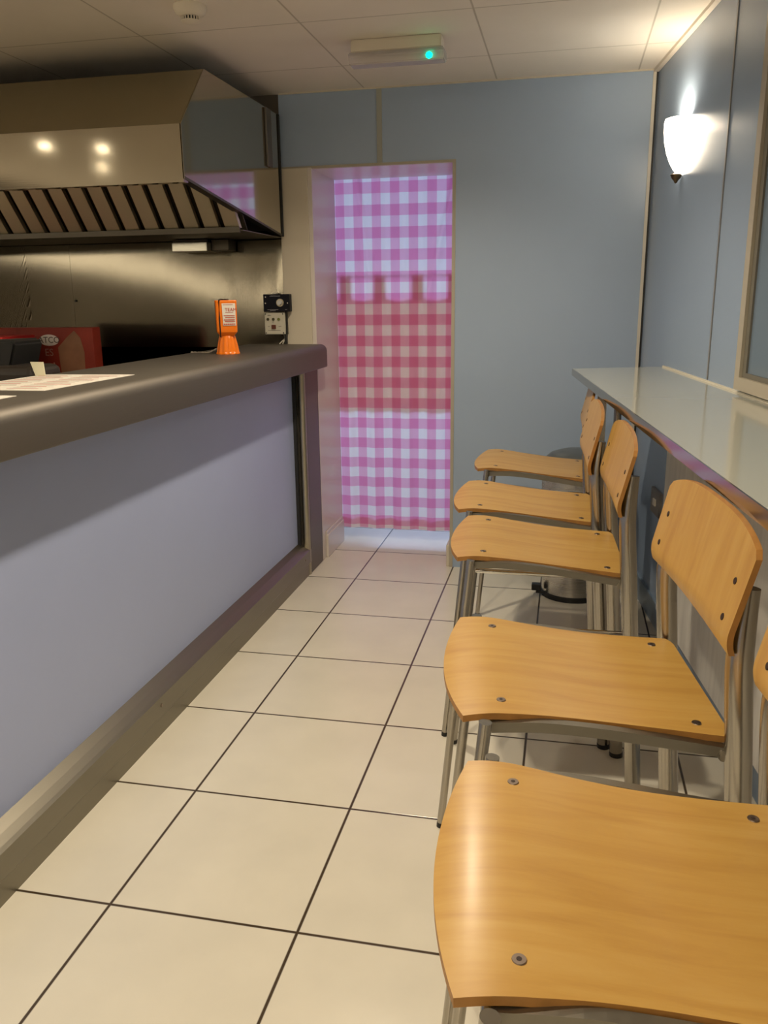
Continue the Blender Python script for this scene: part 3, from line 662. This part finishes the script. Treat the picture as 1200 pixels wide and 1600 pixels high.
# ------------------------------------------------------------------ sconce
def sconce(label, c, ang, en):
    """c: point on the wall, ang: direction the lamp faces"""
    c = Vector(c); d = Vector((math.cos(ang), math.sin(ang), 0))
    sc = thing('wall_sconce', label, 'wall lamp', c)
    pr = [(0.020, -0.080), (0.045, -0.060), (0.068, -0.030), (0.086, 0.005), (0.099, 0.045), (0.106, 0.085), (0.107, 0.115), (0.102, 0.132), (0.096, 0.130), (0.100, 0.112), (0.099, 0.085), (0.090, 0.045), (0.078, 0.005), (0.058, -0.030), (0.036, -0.055), (0.010, -0.074)]
    bm = BM(); lathe(bm, [(r*0.76, z) for r, z in pr], c, n=28, a0=ang-PI/2, a1=ang+PI/2)
    obj('glass_bowl', bm, LAMPGLASS, sc, recalc=False)
    f = c + d*0.022
    bm = BM(); lathe(bm, [(0.0, -0.112), (0.006, -0.108), (0.008, -0.102), (0.018, -0.092), (0.024, -0.078), (0.012, -0.072), (0.0, -0.070)], f, n=20); obj('finial', bm, BRONZE, sc)
    g = c + d*0.004
    bm = BM(); tube(bm, [c+Vector((0, 0, -0.03)), g+d*0.006+Vector((0, 0, -0.03))], 0.03, 20); obj('back_plate', bm, BRONZE, sc)
    l = bpy.data.lights.new('sconce_bulb', 'POINT'); l.energy = en; l.color = (1.0, 0.84, 0.60); l.shadow_soft_size = 0.03
    lo = bpy.data.objects.new('sconce_bulb', l); COL.objects.link(lo); lo.location = c + d*0.055 + Vector((0, 0, 0.10))
sy = 3.80
sconce('glowing white glass uplighter on the blue right wall above the eating shelf', (wx(sy)-0.002, sy, 2.0), math.atan2(-0.1211, -0.9926), 8)
sconce('added glass uplighter for fill light, unseen on the right wall behind the viewer', (wx(-1.6)-0.002, -1.6, 2.0), math.atan2(-0.1211, -0.9926), 40)  # unseen lamp, added to lift the ceiling brightness
sconce('added glass uplighter for fill light, unseen on the left wall of the shop', (XL+0.002, 3.0, 1.9), 0.0, 40)  # another added unseen lamp, brightens kitchen side and ceiling

# ------------------------------------------------------------------ emergency light, smoke detector, downlights
el = thing('emergency_light', 'white emergency bulkhead light with clear cover and green lamp on the ceiling', 'emergency light', (-0.71, 3.62, CZ))
bm = BM(); prism(bm, [(3.585, CZ), (3.655, CZ), (3.665, CZ-0.050), (3.575, CZ-0.050)], 0, -0.895, -0.530, 0.004); obj('body', bm, WHITEP, el)
bm = BM(); prism(bm, [(3.572, CZ-0.050), (3.668, CZ-0.050), (3.668, CZ-0.066), (3.655, CZ-0.092), (3.585, CZ-0.092), (3.572, CZ-0.066)], 0, -0.905, -0.518, 0.004); obj('clear_cover', bm, CLEAR, el)
bm = BM(); tube(bm, [(-0.86, 3.62, CZ-0.068), (-0.58, 3.62, CZ-0.068)], 0.008, 12); obj('lamp_tube', bm, WHITEP, el)
bm = BM(); lathe(bm, [(0, -0.014), (0.011, -0.008), (0.014, 0), (0.011, 0.008), (0, 0.014)], (-0.575, 3.568, CZ-0.080), n=14); obj('green_lamp', bm, GREEN, el)
l = bpy.data.lights.new('green_lamp_light', 'POINT'); l.energy = 0.012; l.color = (0.05, 1, 0.5); l.shadow_soft_size = 0.01
lo = bpy.data.objects.new('green_lamp_light', l); COL.objects.link(lo); lo.location = (-0.570, 3.560, CZ-0.078)
bm = BM()
for x in (-0.872, -0.862, -0.868): box(bm, (x, 3.600, CZ-0.085), (x+0.005, 3.604, CZ-0.078))
obj('lamp_holder', bm, BLACK, el)
sd = thing('smoke_detector', 'round white smoke detector on the ceiling above the counter', 'smoke detector', (-1.355, 3.03, CZ))
SDC = (-1.345, 3.06, CZ)
bm = BM(); lathe(bm, [(0, 0), (0.058, 0), (0.058, -0.010), (0.050, -0.026), (0.034, -0.034), (0, -0.034)], SDC, n=32); obj('base', bm, WHITEP, sd)
bm = BM()
for k in range(18):
    a = 2*PI*k/18; c = Vector((SDC[0]+0.030*math.cos(a), SDC[1]+0.030*math.sin(a), 0))
    tube(bm, [(c.x, c.y, CZ-0.034), (c.x, c.y, CZ-0.048)], 0.0028, 6)
lathe(bm, [(0.033, -0.047), (0.033, -0.050), (0.018, -0.056), (0, -0.056)], SDC, n=24); obj('cage', bm, WHITEP, sd)
bm = BM(); lathe(bm, [(0.0, -0.034), (0.022, -0.034), (0.022, -0.048), (0, -0.048)], SDC, n=20); obj('sensor', bm, BLACK, sd)
DL = ['recessed downlight over the aisle nearest the doorway, just out of frame', 'recessed downlight over the aisle above the two nearest chairs', 'recessed downlight over the aisle directly behind the viewer', 'recessed downlight over the aisle nearest the shop front',
      'kitchen downlight mirrored as the left bright spot in the hood', 'kitchen downlight mirrored as the upper right bright spot in the hood', 'kitchen downlight mirrored as the lower right bright spot in the hood']
for i, (x, y) in enumerate(AISLE+KITCH):
    t = thing('downlight', DL[i], 'ceiling light', (x, y, CZ), 'recessed ceiling downlights')
    bm = BM(); lathe(bm, [(0.036, -0.002), (0.036, -0.005), (0.05, -0.005), (0.05, 0)], (x, y, CZ), n=28); obj('bezel', bm, WHITEP, t)
    bm = BM(); lathe(bm, [(0, -0.001), (0.034, -0.001)], (x, y, CZ), n=28); obj('lens', bm, DISC, t)

# ------------------------------------------------------------------ pedal bin
BC = Vector((0.075, 4.06, 0))
pb = thing('pedal_bin', 'chrome pedal bin with grey lid in the back corner behind the chairs', 'bin', BC)
bm = BM(); lathe(bm, [(0.0, 0.02), (0.150, 0.02), (0.150, 0.66)], BC, n=40); obj('body', bm, steel('bin_steel', (0.6, 0.57, 0.52), rough=0.28), pb)
bm = BM(); lathe(bm, [(0, 0), (0.156, 0), (0.157, 0.022), (0.151, 0.026)], BC, n=40); obj('base_ring', bm, BLACK, pb)
bm = BM(); lathe(bm, [(0.156, 0.660), (0.158, 0.675), (0.154, 0.690), (0.13, 0.712), (0.08, 0.728), (0, 0.733)], BC, n=40); obj('lid', bm, mat('lid_grey', (0.15, 0.16, 0.16), rough=0.3, metal=0.6), pb)
bm = BM(); lathe(bm, [(0.152, 0.655), (0.158, 0.656), (0.158, 0.664), (0.152, 0.665)], BC, n=40); obj('lid_rim', bm, CHROME, pb)
bm = BM(); box(bm, (-0.122, 3.975, 0.030), (-0.075, 4.015, 0.062), 0.004); box(bm, (-0.10, 3.97, 0.02), (-0.03, 3.985, 0.030)); obj('pedal', bm, BLACK, pb)
bm = BM(); rnd = random.Random(9); prev = None
for z in [0.52, 0.55, 0.58, 0.61, 0.64, 0.655]:
    ring = [bm.verts.new((BC.x+(0.156+rnd.uniform(0, 0.012))*math.cos(2*PI*k/48), BC.y+(0.156+rnd.uniform(0, 0.012))*math.sin(2*PI*k/48), z+rnd.uniform(-0.006, 0.006))) for k in range(48)]
    if prev:
        for k in range(48): bm.faces.new((prev[k], prev[(k+1) % 48], ring[(k+1) % 48], ring[k]))
    prev = ring
obj('bin_liner', bm, mat('clear_bag', (0.8, 0.78, 0.76), rough=0.2, trans=0.8), pb)

# ------------------------------------------------------------------ bar chairs
def smoothf(xs, x):
    """Catmull-Rom through unevenly spaced knots"""
    n = len(xs)
    x = min(max(x, xs[0][0]), xs[-1][0])
    for i in range(n-1):
        if x <= xs[i+1][0]: break
    def sl(k):
        a, b = max(k-1, 0), min(k+1, n-1); return (xs[b][1]-xs[a][1])/(xs[b][0]-xs[a][0])
    h = xs[i+1][0]-xs[i][0]; t = (x-xs[i][0])/h; m0, m1 = sl(i)*h, sl(i+1)*h
    return (2*t**3-3*t*t+1)*xs[i][1]+(t**3-2*t*t+t)*m0+(-2*t**3+3*t*t)*xs[i+1][1]+(t**3-t*t)*m1
SZ = [(-0.099, 0.785), (-0.080, 0.7905), (-0.06, 0.7945), (-0.03, 0.7975), (0.0, 0.7970), (0.06, 0.7905), (0.12, 0.7830), (0.18, 0.7760), (0.25, 0.7695), (0.32, 0.7640), (0.37, 0.7605)]
SWD = [(-0.10, 0.214), (-0.064, 0.214), (0.0, 0.208), (0.08, 0.1965), (0.16, 0.191), (0.25, 0.192), (0.37, 0.199)]
def screw_bm(p, n, r=0.0085):
    bm = BM(); n = Vector(n).normalized(); p = Vector(p); tube(bm, [p-n*0.001, p+n*0.0012], r, 14, radii=[r, r*0.88]); return bm
def make_chair(label):
    t = thing('bar_chair', label, 'chair', (0, 0, 0), 'bar chairs along the eating shelf')
    # seat: moulded plywood shell
    bm = BM(); NX, NY, TH = 44, 28, 0.0115; G = {}
    for s, dz in ((0, 0.0), (1, -TH)):
        for j in range(NY+1):
            v = -1+2*j/NY
            xf = -0.097 + 0.033*abs(v)**2.0
            xr_ = 0.368 - 0.010*max(0, abs(v)-0.9)/0.1
            for i in range(NX+1):
                u = i/NX; x = xf+(xr_-xf)*u
                w_ = smoothf(SWD, x)
                y = v*w_
                G[s, i, j] = bm.verts.new((x, y, smoothf(SZ, x)+dz - 0.003*(1-v*v)*max(0, math.sin(PI*min(1, max(0, (x-0.05)/0.31))))))
    for s in (0, 1):
        for j in range(NY):
            for i in range(NX):
                q = (G[s, i, j], G[s, i+1, j], G[s, i+1, j+1], G[s, i, j+1])
                f = bm.faces.new(q if s == 0 else q[::-1]); f.smooth = True
    def side(seq):
        for a, b in zip(seq, seq[1:]):
            f = bm.faces.new((G[(0,)+a], G[(1,)+a], G[(1,)+b], G[(0,)+b])); f.material_index = 1
    side([(i, 0) for i in range(NX+1)]); side([(NX, j) for j in range(NY+1)])
    side([(i, NY) for i in range(NX, -1, -1)]); side([(0, j) for j in range(NY, -1, -1)])
    seat = obj('seat', bm, [WOOD, PLYEDGE], t)
    for x, y in ((0, 0.1612), (0, -0.1612), (0.3211, 0.1606), (0.3211, -0.1606)):
        z = smoothf(SZ, x)
        o = obj('screw', screw_bm((x, y, z), (0, 0, 1)), SCREW, seat); 
        d = obj('screw_recess', (lambda b: (tube(b, [(x, y, z+0.0008), (x, y, z+0.0015)], 0.003, 8), b)[1])(BM()), SCREWD, seat)
    # backrest
    bm = BM(); NX, NZ, TH = 40, 26, 0.0095; G = {}
    def bx_(y, z): # front surface x
        base = 0.3315 + (z-0.968)*0.24
        base += 0.003*math.cos(min(1, abs(y)/0.25)*PI/2)
        if z < 0.960: base += 8.0*(0.960-z)**2
        return base
    for s in (0, 1):
        for i in range(NX+1):
            v = -1+2*i/NX
            for j in range(NZ+1):
                u = j/NZ
                zb = 0.921 + 0.008*(1-v*v)
                ztp = 1.1118 - 0.030*abs(v)**3.2 - 0.008*max(0, (abs(v)-0.94)/0.06)**2
                z = zb+(ztp-zb)*u
                wd = 0.2445 + 0.003*u
                y = v*wd
                G[s, i, j] = bm.verts.new((bx_(y, z)+s*TH, y, z))
    for s in (0, 1):
        for i in range(NX):
            for j in range(NZ):
                q = (G[s, i, j], G[s, i+1, j], G[s, i+1, j+1], G[s, i, j+1])
                f = bm.faces.new(q[::-1] if s == 0 else q); f.smooth = True
    side([(i, 0) for i in range(NX+1)]); side([(NX, j) for j in range(NZ+1)])
    side([(i, NZ) for i in range(NX, -1, -1)]); side([(0, j) for j in range(NZ, -1, -1)])
    back = obj('backrest', bm, [WOODB, PLYEDGE], t)
    for y in (0.2026, -0.2026):
        for z in (1.0264, 0.9681):
            x = bx_(y, z); obj('screw', screw_bm((x, y, z), (-1, 0, 0.25), 0.0062), SCREWD, back)
    # frame
    for s in (1, -1):
        bm = BM(); tube(bm, [(-0.102, s*0.230, 0.012), (-0.0284, s*0.2307, 0.7925)], 0.0105, 18); lg = obj('front_leg', bm, TUBE, t)
        bm = BM(); tube(bm, [(-0.1028, s*0.230, 0.0), (-0.1015, s*0.230, 0.014)], 0.0115, 16); obj('foot_cap', bm, BLACK, lg)
        pth = smooth_path([(0.424, s*0.225, 0.014), (0.394, s*0.225, 0.43), (0.368, s*0.225, 0.76), (0.358, s*0.223, 0.89), (0.359, s*0.220, 0.95), (0.3615, s*0.217, 0.99), (0.364, s*0.215, 1.020)], 5)
        bm = BM(); tube(bm, pth, 0.0205, 22, radii=[0.0208 - 0.0045*min(1, max(0, (p.z-0.90)/0.12)) for p in pth]); lg = obj('rear_leg', bm, TUBE, t)
        bm = BM(); tube(bm, [(0.425, s*0.225, 0.0), (0.424, s*0.225, 0.016)], 0.0215, 18); obj('foot_cap', bm, BLACK, lg)
        bm = BM(); pts = [(-0.028, s*0.2075, 0.772), (0.06, s*0.2065, 0.774), (0.15, s*0.2045, 0.766), (0.25, s*0.202, 0.752), (0.365, s*0.205, 0.736)]
        ring = []
        for p in smooth_path(pts, 4):
            ring.append([bm.verts.new((p.x, p.y+dy, p.z+dz)) for dy, dz in ((-0.008, -0.007), (0.008, -0.007), (0.008, 0.011), (-0.008, 0.011))])
        for a, b in zip(ring, ring[1:]):
            for k in range(4): bm.faces.new((a[k], a[(k+1) % 4], b[(k+1) % 4], b[k]))
        bm.faces.new(ring[0]); bm.faces.new(ring[-1]); obj('side_rail', bm, RAIL, t)
        bm = BM(); tube(bm, [(-0.044, s*0.2295, 0.612), (0.383, s*0.2245, 0.606)], 0.008, 12); obj('stretcher', bm, CHROME, t)
    bm = BM(); tube(bm, [(-0.028, -0.222, 0.770), (-0.028, 0.222, 0.770)], 0.010, 14); obj('front_rail', bm, TUBE, t)
    bm = BM(); tube(bm, [(0.352, -0.215, 0.735), (0.352, 0.215, 0.735)], 0.010, 14); obj('rear_rail', bm, TUBE, t)
    return t
spots = [
    ((-0.024, 0.6047, 4.683), 'nearest beech bar chair, its big seat filling the lower right corner'),
    ((-0.072, 0.9921, 7.625), 'second beech bar chair from the front, full curved backrest under the shelf edge'),
    ((-0.1393, 1.5695, 2.80), 'middle beech bar chair of the five, third seat from the front'),
    ((-0.1785, 1.9158, 2.044), 'fourth beech bar chair from the front, seat just behind the middle one'),
    ((-0.1775, 2.3694, -0.125), 'farthest beech bar chair, seat in front of the grey bin lid')]
def copy_tree(o, parent=None):
    c = o.copy(); COL.objects.link(c); c.parent = parent
    for ch in [k for k in bpy.data.objects if k.parent == o and k.name in names]: copy_tree(ch, c)
    return c
proto = make_chair(spots[0][1])
names = {o.name for o in bpy.data.objects}
ch_all = [proto]
for k in range(1, 5): ch_all.append(copy_tree(proto))
for o, ((x, y, a), lb_) in zip(ch_all, spots):
    o.location = (x*1.45, y*1.45, 0); o.rotation_euler = (0, 0, math.radians(a)); o['label'] = lb_
